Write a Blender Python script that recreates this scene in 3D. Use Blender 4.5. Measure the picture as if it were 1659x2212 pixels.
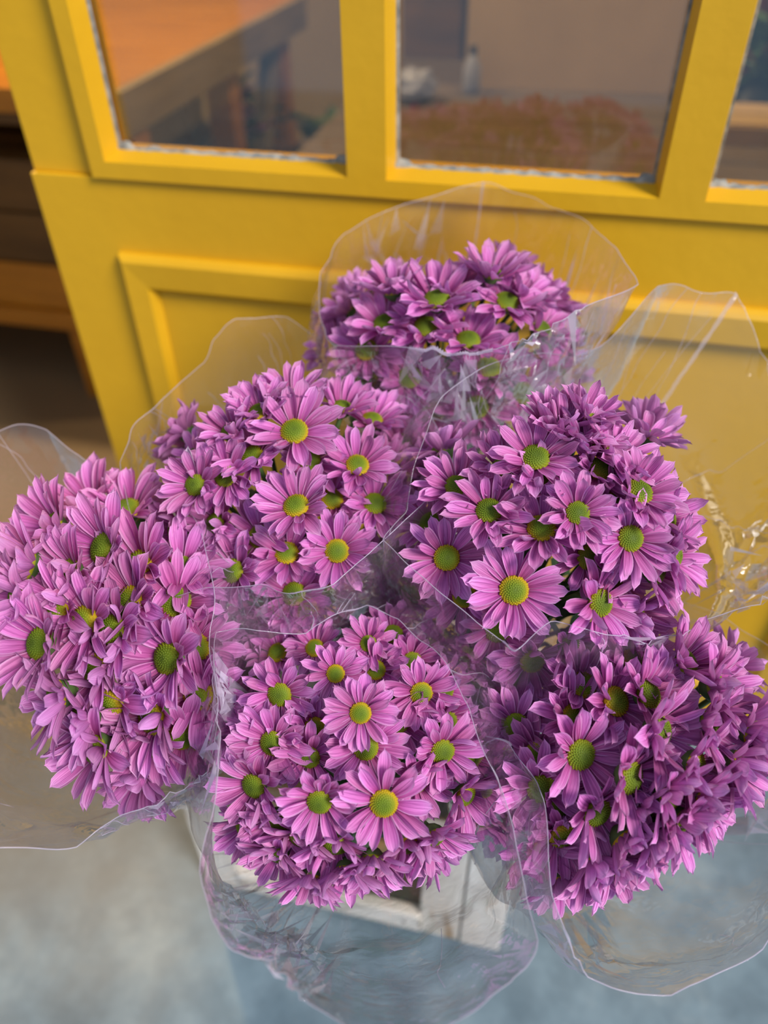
import bpy, bmesh, math, random
from mathutils import Vector, Matrix, noise
import numpy as np
random.seed(7); np.random.seed(7)
for o in list(bpy.data.objects): bpy.data.objects.remove(o)
scn = bpy.context.scene
COL = scn.collection

# ------------------------------------------------------------------ camera
F = 1677.0; CX, CY = 829.5, 1106.0; W_PX = 1659.0
HC = 1.1                                    # lens height above the floor
_vv = np.array([860-CX, 3020-CY, F]); _vh = np.array([-8300-CX, -215-CY, F])
_dn = _vv/np.linalg.norm(_vv)
_x = -(_vh-_dn*(_vh@_dn)); _x /= np.linalg.norm(_x)
_z = -_dn; _y = np.cross(_z, _x)
CM = np.stack([_x, _y, _z])                 # camera (x right, y down, z forward) -> world
cam_d = bpy.data.cameras.new('camera'); cam = bpy.data.objects.new('camera', cam_d); COL.objects.link(cam)
Rm = Matrix(((CM[0,0], -CM[0,1], -CM[0,2], 0), (CM[1,0], -CM[1,1], -CM[1,2], 0), (CM[2,0], -CM[2,1], -CM[2,2], HC), (0,0,0,1)))
cam.matrix_world = Rm
cam_d.sensor_fit = 'HORIZONTAL'; cam_d.sensor_width = 36.0; cam_d.lens = 36.0*F/W_PX
cam_d.clip_start = 0.02; cam_d.clip_end = 60
cam_d.dof.use_dof = True; cam_d.dof.focus_distance = 0.50; cam_d.dof.aperture_fstop = 4.2
scn.camera = cam
CAMP = Vector((0, 0, HC))
def ray(u, v):
    d = CM @ np.array([(u-CX)/F, (v-CY)/F, 1.0]); return Vector(d/np.linalg.norm(d))
def at(u, v, r): return CAMP + ray(u, v)*r
def onz(u, v, z):
    d = ray(u, v); return CAMP + d*((z-HC)/d.z)
def ony(u, v, y):
    d = ray(u, v); return CAMP + d*(y/d.y)
def camdir(tx, ty):                          # a direction that leans (tx,ty) away from the line of sight
    return Vector(CM @ np.array([tx, ty, -1.0])).normalized()
def proj(p):
    c = CM.T @ (np.array(p)-np.array(CAMP)); return c[0]/c[2]*F+CX, c[1]/c[2]*F+CY

# ------------------------------------------------------------------ light
world = bpy.data.worlds.new('sky'); scn.world = world; world.use_nodes = True
bg = world.node_tree.nodes['Background']
bg.inputs[0].default_value = (0.50, 0.72, 1.0, 1); bg.inputs[1].default_value = 0.68
sun_d = bpy.data.lights.new('sun', 'SUN'); sun_d.energy = 4.1; sun_d.angle = math.radians(20); sun_d.color = (1.0, 0.93, 0.84)
sun = bpy.data.objects.new('sun', sun_d); COL.objects.link(sun)
sun.rotation_euler = Vector((-0.66, 0.38, -0.66)).to_track_quat('-Z', 'Y').to_euler()
scn.view_settings.view_transform = 'Standard'; scn.view_settings.look = 'None'
scn.view_settings.gamma = 1.0; scn.view_settings.use_curve_mapping = False
scn.view_settings.exposure = 0.12
try:
    scn.cycles.transparent_max_bounces = 40; scn.cycles.max_bounces = 10
except Exception: pass

# ------------------------------------------------------------------ helpers
def tag(o, label=None, cat=None, group=None, kind=None):
    if label: o['label'] = label
    if cat: o['category'] = cat
    if group: o['group'] = group
    if kind: o['kind'] = kind
    return o
def link(name, me, parent=None, mat=None):
    o = bpy.data.objects.new(name, me); COL.objects.link(o)
    if parent is not None: o.parent = parent
    if mat is not None and me is not None and not me.materials: me.materials.append(mat)
    return o
def empty(name, loc=(0,0,0), parent=None):
    o = bpy.data.objects.new(name, None); COL.objects.link(o); o.location = loc
    o.empty_display_size = 0.02
    if parent is not None: o.parent = parent
    return o
def mesh(name, verts, faces, smooth=False):
    me = bpy.data.meshes.new(name); me.from_pydata([tuple(v) for v in verts], [], faces); me.update()
    if smooth:
        for p in me.polygons: p.use_smooth = True
    return me
def box(name, lo, hi, mat, parent=None, bev=0.0, origin=None, jit=0.0):
    bm = bmesh.new(); bmesh.ops.create_cube(bm, size=1.0)
    lo = Vector(lo); hi = Vector(hi); c = (lo+hi)/2; s = hi-lo
    for v in bm.verts: v.co = Vector((v.co.x*s.x, v.co.y*s.y, v.co.z*s.z)) + c
    if bev: bmesh.ops.bevel(bm, geom=bm.edges[:], offset=bev, segments=2, profile=0.6, affect='EDGES')
    if jit:
        for v in bm.verts: v.co += Vector((random.uniform(-jit,jit), random.uniform(-jit,jit), random.uniform(-jit,jit)))
    off = Vector(origin) if origin is not None else Vector((0,0,0))
    for v in bm.verts: v.co -= off
    me = bpy.data.meshes.new(name); bm.to_mesh(me); bm.free()
    o = link(name, me, parent, mat)
    if origin is not None and parent is None: o.location = off
    return o
def prism(name, poly, axis, a, b, mat, parent=None, origin=(0,0,0)):
    """extrude a 2-D polygon along an axis"""
    n = len(poly); vs = []
    for t in (a, b):
        for (p, q) in poly:
            vs.append({'x': (t,p,q), 'y': (p,t,q), 'z': (p,q,t)}[axis])
    vs = [tuple(Vector(v)-Vector(origin)) for v in vs]
    fs = [tuple(range(n)), tuple(range(2*n-1, n-1, -1))] + [(i, i+n, (i+1)%n+n, (i+1)%n) for i in range(n)]
    me = mesh(name, vs, fs); bm = bmesh.new(); bm.from_mesh(me); bmesh.ops.recalc_face_normals(bm, faces=bm.faces[:]); bm.to_mesh(me); bm.free()
    return link(name, me, parent, mat)
def tube(pts, rad, sides=6, closed=False):
    pts = [Vector(p) for p in pts]; n = len(pts); vs = []; fs = []
    rads = rad if isinstance(rad, (list, tuple)) else [rad]*n
    up = Vector((0.13, 0.31, 0.94))
    for i, p in enumerate(pts):
        if closed: t = pts[(i+1)%n]-pts[i-1]
        else: t = pts[min(i+1,n-1)]-pts[max(i-1,0)]
        t = t.normalized() if t.length > 1e-9 else Vector((0,0,1))
        a = t.cross(up); a = a.normalized() if a.length > 1e-6 else t.orthogonal().normalized(); b = t.cross(a)
        for k in range(sides):
            w = 2*math.pi*k/sides; vs.append(p+(a*math.cos(w)+b*math.sin(w))*rads[i])
    m = n if closed else n-1
    for i in range(m):
        j = (i+1) % n
        for k in range(sides):
            k2 = (k+1) % sides; fs.append((i*sides+k, i*sides+k2, j*sides+k2, j*sides+k))
    if not closed:
        fs.append(tuple(range(sides-1,-1,-1))); fs.append(tuple((n-1)*sides+k for k in range(sides)))
    return vs, fs

# ------------------------------------------------------------------ materials
def newmat(name):
    m = bpy.data.materials.new(name); m.use_nodes = True
    nt = m.node_tree
    for n in list(nt.nodes): nt.nodes.remove(n)
    out = nt.nodes.new('ShaderNodeOutputMaterial')
    return m, nt, out
def N(nt, t, **kw):
    n = nt.nodes.new(t)
    for k, v in kw.items():
        if k.startswith('i_'): n.inputs[k[2:].replace('_', ' ')].default_value = v
        else: setattr(n, k, v)
    return n
def ramp(nt, stops, fac=None):
    r = nt.nodes.new('ShaderNodeValToRGB'); e = r.color_ramp.elements
    while len(e) < len(stops): e.new(0.5)
    for i, (p, c) in enumerate(stops): e[i].position = p; e[i].color = (c[0], c[1], c[2], 1)
    if fac is not None: nt.links.new(fac, r.inputs[0])
    return r
def simple(name, stops, scale=6.0, rough=0.6, stretch=(1,1,1), bump=0.0, bscale=40, spec=0.4, detail=5):
    m, nt, out = newmat(name)
    tc = N(nt, 'ShaderNodeTexCoord'); mp = N(nt, 'ShaderNodeMapping'); mp.inputs['Scale'].default_value = stretch
    nt.links.new(tc.outputs['Object'], mp.inputs[0])
    nz = N(nt, 'ShaderNodeTexNoise'); nz.inputs['Scale'].default_value = scale; nz.inputs['Detail'].default_value = detail
    nt.links.new(mp.outputs[0], nz.inputs['Vector'])
    r = ramp(nt, stops, nz.outputs[0])
    p = N(nt, 'ShaderNodeBsdfPrincipled'); p.inputs['Roughness'].default_value = rough; p.inputs['Specular IOR Level'].default_value = spec
    nt.links.new(r.outputs[0], p.inputs['Base Color'])
    if bump:
        n2 = N(nt, 'ShaderNodeTexNoise'); n2.inputs['Scale'].default_value = bscale; n2.inputs['Detail'].default_value = 4
        nt.links.new(mp.outputs[0], n2.inputs['Vector'])
        b = N(nt, 'ShaderNodeBump'); b.inputs['Strength'].default_value = bump; b.inputs['Distance'].default_value = 0.004
        nt.links.new(n2.outputs[0], b.inputs['Height']); nt.links.new(b.outputs[0], p.inputs['Normal'])
    nt.links.new(p.outputs[0], out.inputs[0])
    return m

M_YEL = simple('yellow_paint', [(0.3, (0.60, 0.318, 0.007)), (0.7, (0.68, 0.375, 0.011))], scale=3.5, rough=0.42, bump=0.12, bscale=60, spec=0.35)
M_CONC = None
def concrete():
    m, nt, out = newmat('concrete')
    tc = N(nt, 'ShaderNodeTexCoord')
    a = N(nt, 'ShaderNodeTexNoise'); a.inputs['Scale'].default_value = 5.5; a.inputs['Detail'].default_value = 9; a.inputs['Roughness'].default_value = 0.62
    b = N(nt, 'ShaderNodeTexNoise'); b.inputs['Scale'].default_value = 21; b.inputs['Detail'].default_value = 6
    c = N(nt, 'ShaderNodeTexNoise'); c.inputs['Scale'].default_value = 2.2; c.inputs['Detail'].default_value = 3
    for n in (a, b, c): nt.links.new(tc.outputs['Object'], n.inputs['Vector'])
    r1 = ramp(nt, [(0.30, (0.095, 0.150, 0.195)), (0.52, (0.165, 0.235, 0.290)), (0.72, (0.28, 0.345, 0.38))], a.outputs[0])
    r2 = ramp(nt, [(0.40, (0.66, 0.67, 0.69)), (0.60, (1, 1, 1))], b.outputs[0])
    mx = N(nt, 'ShaderNodeMixRGB', blend_type='MULTIPLY'); mx.inputs[0].default_value = 0.6
    nt.links.new(r1.outputs[0], mx.inputs[1]); nt.links.new(r2.outputs[0], mx.inputs[2])
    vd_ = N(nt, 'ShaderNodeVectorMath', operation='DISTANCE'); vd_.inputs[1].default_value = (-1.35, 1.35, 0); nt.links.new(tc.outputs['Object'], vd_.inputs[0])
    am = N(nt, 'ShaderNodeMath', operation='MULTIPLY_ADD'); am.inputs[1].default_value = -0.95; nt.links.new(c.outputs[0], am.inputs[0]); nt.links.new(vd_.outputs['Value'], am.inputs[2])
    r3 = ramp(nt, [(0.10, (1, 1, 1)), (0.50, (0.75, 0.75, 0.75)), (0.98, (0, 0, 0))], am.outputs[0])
    m2 = N(nt, 'ShaderNodeMixRGB'); nt.links.new(r3.outputs[0], m2.inputs[0]); nt.links.new(mx.outputs[0], m2.inputs[1]); m2.inputs[2].default_value = (0.20, 0.145, 0.082, 1)  # brown towards the doorway: stains plus warm lamplight painted into the colour
    p = N(nt, 'ShaderNodeBsdfPrincipled'); p.inputs['Roughness'].default_value = 0.48; p.inputs['Specular IOR Level'].default_value = 0.5
    bp = N(nt, 'ShaderNodeBump'); bp.inputs['Strength'].default_value = 0.25; bp.inputs['Distance'].default_value = 0.004
    nt.links.new(b.outputs[0], bp.inputs['Height']); nt.links.new(bp.outputs[0], p.inputs['Normal'])
    nt.links.new(m2.outputs[0], p.inputs['Base Color']); nt.links.new(p.outputs[0], out.inputs[0])
    return m
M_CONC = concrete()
M_WOOD = simple('orange_wood', [(0.3, (0.30, 0.105, 0.005)), (0.7, (0.45, 0.175, 0.010))], scale=3, stretch=(1.2, 10, 10), rough=0.45, bump=0.1)
M_DWOOD = simple('dark_wood', [(0.3, (0.075, 0.034, 0.006)), (0.7, (0.14, 0.066, 0.013))], scale=3, stretch=(1.2, 9, 9), rough=0.55)
M_GREYWOOD = simple('weathered_wood', [(0.3, (0.16, 0.11, 0.055)), (0.7, (0.26, 0.19, 0.10))], scale=4, stretch=(9, 1.2, 9), rough=0.7)
M_WHITEWOOD = simple('whitewashed_wood', [(0.30, (0.34, 0.22, 0.12)), (0.42, (0.66, 0.60, 0.53)), (0.7, (0.80, 0.77, 0.73))], scale=4, stretch=(7, 7, 1.3), rough=0.6, bump=0.2)
M_WHITEWOODH = simple('whitewashed_board', [(0.32, (0.36, 0.24, 0.13)), (0.46, (0.66, 0.60, 0.53)), (0.7, (0.80, 0.77, 0.73))], scale=4, stretch=(1.3, 7, 7), rough=0.6, bump=0.2)
M_CRATEIN = simple('crate_wood', [(0.3, (0.22, 0.12, 0.05)), (0.7, (0.40, 0.24, 0.11))], scale=5, stretch=(1.5, 8, 8), rough=0.7)
M_PUTTY = simple('grey_putty', [(0.35, (0.16, 0.165, 0.16)), (0.65, (0.36, 0.34, 0.30))], scale=90, rough=0.8, bump=0.4)
M_WALL = simple('warm_plaster', [(0.3, (0.30, 0.21, 0.11)), (0.7, (0.36, 0.26, 0.14))], scale=2, rough=0.9)
M_FACADE = simple('facade_plaster', [(0.3, (0.30, 0.27, 0.24)), (0.7, (0.38, 0.34, 0.30))], scale=3, rough=0.9)
M_CARD = simple('cardboard', [(0.3, (0.36, 0.24, 0.10)), (0.7, (0.44, 0.30, 0.14))], scale=5, rough=0.85)
M_WHITE = simple('white_plastic', [(0.3, (0.62, 0.62, 0.65)), (0.7, (0.78, 0.78, 0.80))], scale=9, rough=0.45)
M_RED = simple('red_plastic', [(0.3, (0.45, 0.05, 0.01)), (0.7, (0.55, 0.08, 0.015))], scale=6, rough=0.4)
M_BLACK = simple('black_plastic', [(0.3, (0.012, 0.012, 0.012)), (0.7, (0.02, 0.02, 0.02))], scale=6, rough=0.5)
M_GREYBAG = simple('grey_plastic', [(0.3, (0.22, 0.22, 0.27)), (0.7, (0.32, 0.32, 0.38))], scale=9, rough=0.5)
M_COUNTER = simple('brown_counter', [(0.3, (0.085, 0.058, 0.034)), (0.7, (0.135, 0.095, 0.056))], scale=3, stretch=(1.2, 9, 9), rough=0.6)
M_STEEL = simple('nail_steel', [(0.3, (0.10, 0.09, 0.08)), (0.7, (0.16, 0.14, 0.12))], scale=30, rough=0.5)
M_LEAF = simple('leaf_green', [(0.3, (0.020, 0.050, 0.016)), (0.7, (0.045, 0.095, 0.03))], scale=60, rough=0.5, bump=0.2, bscale=150)
M_STEM = simple('stem_green', [(0.3, (0.05, 0.10, 0.025)), (0.7, (0.09, 0.16, 0.04))], scale=40, rough=0.55)

def petal_mat():
    m, nt, out = newmat('pink_petal')
    uv = N(nt, 'ShaderNodeUVMap'); sp = N(nt, 'ShaderNodeSeparateXYZ'); nt.links.new(uv.outputs[0], sp.inputs[0])
    info = N(nt, 'ShaderNodeObjectInfo')
    along = ramp(nt, [(0.0, (0.34, 0.035, 0.17)), (0.28, (0.56, 0.125, 0.40)), (0.70, (0.72, 0.24, 0.59)), (1.0, (0.80, 0.40, 0.74))], sp.outputs['Y'])
    # fine veins that run from base to tip
    mp = N(nt, 'ShaderNodeMapping'); mp.inputs['Scale'].default_value = (9.0, 0.7, 1); nt.links.new(uv.outputs[0], mp.inputs[0])
    ofs = N(nt, 'ShaderNodeCombineXYZ'); ml = N(nt, 'ShaderNodeMath', operation='MULTIPLY'); ml.inputs[1].default_value = 37.0
    nt.links.new(info.outputs['Random'], ml.inputs[0]); nt.links.new(ml.outputs[0], ofs.inputs[2]); nt.links.new(ofs.outputs[0], mp.inputs['Location'])
    nz = N(nt, 'ShaderNodeTexNoise'); nz.inputs['Scale'].default_value = 1.6; nz.inputs['Detail'].default_value = 3
    nt.links.new(mp.outputs[0], nz.inputs['Vector'])
    vein = ramp(nt, [(0.34, (0.50, 0.26, 0.46)), (0.60, (1.12, 1.12, 1.10))], nz.outputs[0])
    mx = N(nt, 'ShaderNodeMixRGB', blend_type='MULTIPLY'); mx.inputs[0].default_value = 0.75
    nt.links.new(along.outputs[0], mx.inputs[1]); nt.links.new(vein.outputs[0], mx.inputs[2])
    # pale margin
    au = N(nt, 'ShaderNodeMath', operation='SUBTRACT'); au.inputs[1].default_value = 0.5; nt.links.new(sp.outputs['X'], au.inputs[0])
    ab = N(nt, 'ShaderNodeMath', operation='ABSOLUTE'); nt.links.new(au.outputs[0], ab.inputs[0])
    ed = ramp(nt, [(0.40, (0, 0, 0)), (0.5, (0.55, 0.55, 0.55))], ab.outputs[0])
    m2 = N(nt, 'ShaderNodeMixRGB'); m2.inputs[2].default_value = (0.86, 0.54, 0.84, 1)
    nt.links.new(ed.outputs[0], m2.inputs[0]); nt.links.new(mx.outputs[0], m2.inputs[1])
    # paler underside
    geo = N(nt, 'ShaderNodeNewGeometry'); m3 = N(nt, 'ShaderNodeMixRGB'); m3.inputs[2].default_value = (0.62, 0.30, 0.62, 1)
    bf = N(nt, 'ShaderNodeMath', operation='MULTIPLY'); bf.inputs[1].default_value = 0.45
    nt.links.new(geo.outputs['Backfacing'], bf.inputs[0]); nt.links.new(bf.outputs[0], m3.inputs[0]); nt.links.new(m2.outputs[0], m3.inputs[1])
    hs = N(nt, 'ShaderNodeHueSaturation'); mr = N(nt, 'ShaderNodeMapRange'); mr.inputs['To Min'].default_value = 0.485; mr.inputs['To Max'].default_value = 0.512
    nt.links.new(info.outputs['Random'], mr.inputs[0]); nt.links.new(mr.outputs[0], hs.inputs['Hue'])
    mv = N(nt, 'ShaderNodeMapRange'); mv.inputs['To Min'].default_value = 1.12; mv.inputs['To Max'].default_value = 0.86
    nt.links.new(info.outputs['Random'], mv.inputs[0]); nt.links.new(mv.outputs[0], hs.inputs['Value'])
    nt.links.new(m3.outputs[0], hs.inputs['Color'])
    bp = N(nt, 'ShaderNodeBump'); bp.inputs['Strength'].default_value = 0.55; bp.inputs['Distance'].default_value = 0.0006
    nt.links.new(nz.outputs[0], bp.inputs['Height'])
    p = N(nt, 'ShaderNodeBsdfPrincipled'); p.inputs['Roughness'].default_value = 0.55; p.inputs['Specular IOR Level'].default_value = 0.25
    nt.links.new(hs.outputs[0], p.inputs['Base Color']); nt.links.new(bp.outputs[0], p.inputs['Normal'])
    tr = N(nt, 'ShaderNodeBsdfTranslucent'); nt.links.new(hs.outputs[0], tr.inputs[0])
    ms = N(nt, 'ShaderNodeMixShader'); ms.inputs[0].default_value = 0.28
    nt.links.new(p.outputs[0], ms.inputs[1]); nt.links.new(tr.outputs[0], ms.inputs[2]); nt.links.new(ms.outputs[0], out.inputs[0])
    return m
M_PETAL = petal_mat()
M_PALE = simple('bleached_petal', [(0.35, (0.55, 0.34, 0.55)), (0.6, (0.82, 0.78, 0.84))], scale=90, rough=0.7, bump=0.3, bscale=300)
DISC_R = 0.0102
def disc_mat():
    m, nt, out = newmat('daisy_disc')
    tc = N(nt, 'ShaderNodeTexCoord'); mp = N(nt, 'ShaderNodeMapping'); mp.inputs['Scale'].default_value = (1/DISC_R, 1/DISC_R, 0)
    nt.links.new(tc.outputs['Object'], mp.inputs[0])
    ln = N(nt, 'ShaderNodeVectorMath', operation='LENGTH'); nt.links.new(mp.outputs[0], ln.inputs[0])
    info = N(nt, 'ShaderNodeAttribute', attribute_type='OBJECT', attribute_name='ripeness'); sh = N(nt, 'ShaderNodeMapRange'); sh.inputs['To Min'].default_value = -0.20; sh.inputs['To Max'].default_value = 0.16
    nt.links.new(info.outputs['Fac'], sh.inputs[0])
    ad = N(nt, 'ShaderNodeMath', operation='ADD'); nt.links.new(ln.outputs['Value'], ad.inputs[0]); nt.links.new(sh.outputs[0], ad.inputs[1])
    r = ramp(nt, [(0.0, (0.075, 0.115, 0.006)), (0.55, (0.14, 0.20, 0.008)), (0.84, (0.23, 0.24, 0.008)), (1.0, (0.42, 0.29, 0.007))], ad.outputs[0])
    p = N(nt, 'ShaderNodeBsdfPrincipled'); p.inputs['Roughness'].default_value = 0.6; p.inputs['Specular IOR Level'].default_value = 0.25
    nt.links.new(r.outputs[0], p.inputs['Base Color']); nt.links.new(p.outputs[0], out.inputs[0])
    return m
M_DISC = disc_mat()

def film_mat(name, haze=0.055, gl=1.5, crin=0.45):
    m, nt, out = newmat(name)
    tc = N(nt, 'ShaderNodeTexCoord')
    v = N(nt, 'ShaderNodeTexVoronoi', feature='DISTANCE_TO_EDGE'); v.inputs['Scale'].default_value = 26
    n = N(nt, 'ShaderNodeTexNoise'); n.inputs['Scale'].default_value = 20; n.inputs['Detail'].default_value = 3
    n2 = N(nt, 'ShaderNodeTexNoise'); n2.inputs['Scale'].default_value = 7; n2.inputs['Detail'].default_value = 1
    for q in (n, n2): nt.links.new(tc.outputs['Object'], q.inputs['Vector'])
    wv = N(nt, 'ShaderNodeMixRGB'); wv.inputs[0].default_value = 0.12
    nt.links.new(tc.outputs['Object'], wv.inputs[1]); nt.links.new(n.outputs[1], wv.inputs[2]); nt.links.new(wv.outputs[0], v.inputs['Vector'])
    cl = N(nt, 'ShaderNodeMath', operation='MINIMUM'); cl.inputs[1].default_value = 0.25; nt.links.new(v.outputs['Distance'], cl.inputs[0])
    h = N(nt, 'ShaderNodeMath', operation='ADD'); nt.links.new(cl.outputs[0], h.inputs[0]); nt.links.new(n.outputs[0], h.inputs[1])
    bp = N(nt, 'ShaderNodeBump'); bp.inputs['Strength'].default_value = crin; bp.inputs['Distance'].default_value = 0.0030
    nt.links.new(h.outputs[0], bp.inputs['Height'])
    fr = N(nt, 'ShaderNodeFresnel'); fr.inputs['IOR'].default_value = 1.45; nt.links.new(bp.outputs[0], fr.inputs['Normal'])
    fm = N(nt, 'ShaderNodeMath', operation='MULTIPLY', use_clamp=True); fm.inputs[1].default_value = gl; nt.links.new(fr.outputs[0], fm.inputs[0])
    fc = N(nt, 'ShaderNodeMath', operation='MINIMUM'); fc.inputs[1].default_value = 0.50; nt.links.new(fm.outputs[0], fc.inputs[0]); fm = fc
    tp = N(nt, 'ShaderNodeBsdfTransparent'); tp.inputs[0].default_value = (0.985, 0.975, 0.99, 1)
    g = N(nt, 'ShaderNodeBsdfGlossy'); g.inputs['Roughness'].default_value = 0.07; nt.links.new(bp.outputs[0], g.inputs['Normal'])
    a = N(nt, 'ShaderNodeMixShader'); nt.links.new(fm.outputs[0], a.inputs[0]); nt.links.new(tp.outputs[0], a.inputs[1]); nt.links.new(g.outputs[0], a.inputs[2])
    d = N(nt, 'ShaderNodeBsdfDiffuse'); d.inputs[0].default_value = (0.86, 0.80, 0.95, 1)
    t = N(nt, 'ShaderNodeBsdfTranslucent'); t.inputs[0].default_value = (0.86, 0.80, 0.95, 1)
    dt = N(nt, 'ShaderNodeMixShader'); dt.inputs[0].default_value = 0.5; nt.links.new(d.outputs[0], dt.inputs[1]); nt.links.new(t.outputs[0], dt.inputs[2])
    hz = ramp(nt, [(0.35, (haze*0.5,)*3), (0.7, (haze*1.5,)*3)], n2.outputs[0])
    b = N(nt, 'ShaderNodeMixShader'); nt.links.new(hz.outputs[0], b.inputs[0]); nt.links.new(a.outputs[0], b.inputs[1]); nt.links.new(dt.outputs[0], b.inputs[2])
    nt.links.new(b.outputs[0], out.inputs[0])
    return m
M_FILM = film_mat('clear_cellophane')
M_EDGE = film_mat('cellophane_edge', haze=0.36, gl=1.3, crin=0.2)
M_TORN = film_mat('torn_cellophane_edge', haze=0.62, gl=1.5, crin=0.6)
M_GLINT = film_mat('painted_glint_film', haze=0.60, gl=2.0, crin=0.8)  # milky white stands in for bright glints on the film
M_SEAM = film_mat('sealed_cellophane', haze=0.42, gl=2.0, crin=0.6)
M_GLINT_FAINT = film_mat('glint_crinkle_film', haze=0.26, gl=1.6, crin=0.1)  # fainter milky film, bluish-white glints put into its colour
def glass_mat():
    m, nt, out = newmat('window_glass')
    fr = N(nt, 'ShaderNodeFresnel'); fr.inputs['IOR'].default_value = 1.5
    fm = N(nt, 'ShaderNodeMath', operation='MULTIPLY', use_clamp=True); fm.inputs[1].default_value = 2.0; nt.links.new(fr.outputs[0], fm.inputs[0])
    tp = N(nt, 'ShaderNodeBsdfTransparent'); tp.inputs[0].default_value = (0.94, 0.95, 0.93, 1)
    g = N(nt, 'ShaderNodeBsdfGlossy'); g.inputs['Roughness'].default_value = 0.03
    a = N(nt, 'ShaderNodeMixShader'); nt.links.new(fm.outputs[0], a.inputs[0]); nt.links.new(tp.outputs[0], a.inputs[1]); nt.links.new(g.outputs[0], a.inputs[2])
    nt.links.new(a.outputs[0], out.inputs[0]); return m
M_GLASS = glass_mat()

# ------------------------------------------------------------------ setting
D = 0.798                                     # plane of the door's face
tag(box('floor', (-4, -3, -0.05), (3, 4, 0), M_CONC), kind='structure', label='grey concrete floor with brownish stains and warm lamplight painted in by the doorway', cat='floor')
tag(box('wall_back', (-3.0, 3.6, 0), (2.0, 3.7, 2.7), M_WALL), kind='structure', label='brown plaster wall at the back of the shop', cat='wall')
tag(box('wall_left', (-3.1, D+0.08, 0), (-3.0, 3.7, 2.7), M_WALL), kind='structure', label='brown plaster side wall behind the workbench', cat='wall')
tag(box('wall_right', (2.0, D+0.08, 0), (2.1, 3.7, 2.7), M_WALL), kind='structure', label='brown plaster side wall behind the counter', cat='wall')
tag(box('ceiling', (-3.1, D, 2.7), (2.1, 3.7, 2.8), M_WALL), kind='structure', label='plain ceiling above the shop', cat='ceiling')
tag(box('wall_front', (0.56, D-0.02, 0), (2.1, D+0.08, 2.7), M_FACADE), kind='structure', label='plaster front wall beside the yellow door', cat='wall')
tag(box('wall_front_doorway', (-3.1, D-0.02, 0), (-1.75, D+0.08, 2.7), M_FACADE), kind='structure', label='plaster front wall beyond the open doorway', cat='wall')
tag(box('wall_front_top', (-1.75, D-0.02, 2.12), (0.56, D+0.08, 2.7), M_FACADE), kind='structure', label='plaster front wall above the yellow door', cat='wall')

tag(box('wall_skylight_blocker', (-2.0, -3.0, 0), (-1.9, D-0.03, 2.9), M_FACADE), kind='structure', label='unseen plaster wall added to block skylight past the doorway', cat='wall')  # added out of view to keep sky light off the doorway side
door = empty('door_1', (-0.05, D, 0)); tag(door, 'yellow panelled shop door with three tall glass panes', 'door', kind='structure')
DO = (-0.05, D, 0)
def dbox(name, lo, hi, mat=M_YEL, bev=0.0015): return box(name, lo, hi, mat, door, bev, origin=DO)
xl, xr = -0.601, 0.485
zs = 0.815                                   # top of the solid lower door
dbox('lower_body', (xl, D, 0.012), (xr, D+0.045, zs))
dbox('stile', (xl+0.001, D+0.007, zs), (-0.519, D+0.045, 2.10))
dbox('stile', (0.405, D+0.007, zs), (xr, D+0.045, 2.10))
dbox('top_rail', (-0.519, D+0.007, 2.0), (0.405, D+0.045, 2.10))
panes = [(-0.500, -0.227), (-0.186, 0.081), (0.123, 0.390)]
def bar(name, x0, x1, z0, z1, lb, rb):       # upright glazing bar with sloping cheeks
    poly = [(x0, D-0.006), (x1, D-0.006), (x1+rb, D+0.022), (x1+rb, D+0.04), (x0-lb, D+0.04), (x0-lb, D+0.022)]
    return prism(name, poly, 'z', z0, z1, M_YEL, door, DO)
bar('glazing_bar', -0.519, -0.500, 0.834, 2.0, 0, 0.005)
bar('glazing_bar', -0.227, -0.186, 0.834, 2.0, 0.005, 0.005)
bar('glazing_bar', 0.081, 0.123, 0.834, 2.0, 0.005, 0.005)
bar('glazing_bar', 0.390, 0.409, 0.834, 2.0, 0.005, 0)
prism('glazing_rail', [(D-0.006, zs+0.0015), (D-0.006, 0.834), (D+0.022, 0.841), (D+0.04, 0.841), (D+0.04, zs+0.0015)], 'x', -0.519, 0.409, M_YEL, door, DO)
prism('glazing_rail', [(D-0.006, 1.975), (D-0.006, 2.0), (D+0.04, 2.0), (D+0.04, 1.968), (D+0.022, 1.968)], 'x', -0.519, 0.409, M_YEL, door, DO)
for (a, b) in panes:
    pn = box('pane', (a+0.002, D+0.024, 0.836), (b-0.002, D+0.0275, 1.972), M_GLASS, door, 0, origin=DO)
    # crumbly putty along the foot of the glass
    vs = []; fs = []; n = 60
    for i in range(n+1):
        x = a+0.004+(b-a-0.008)*i/n
        h = 0.0010+0.0040*max(0, noise.noise(Vector((x*70, a*9, 1))))+random.uniform(0, 0.0016)
        if i < 4 or i > n-4: h += 0.004
        y0 = D+0.019-random.uniform(0, 0.002)
        for (yy, zz) in ((y0, 0.8385), (y0+0.001, 0.840+h*0.6), (D+0.0238, 0.8405+h)):
            vs.append(Vector((x, yy, zz))-Vector(DO))
    for i in range(n):
        for k in range(2):
            q = i*3+k; fs.append((q, q+3, q+4, q+1))
    link('putty', mesh('putty', vs, fs, True), door, M_PUTTY)
    for xx, s in ((a+0.006, 1), (b-0.006, -1)):
        box('putty', (xx-0.0015, D+0.0205, 0.842), (xx+0.0015, D+0.0238, 1.96), M_PUTTY, door, 0, origin=DO, jit=0.0004)
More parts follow.
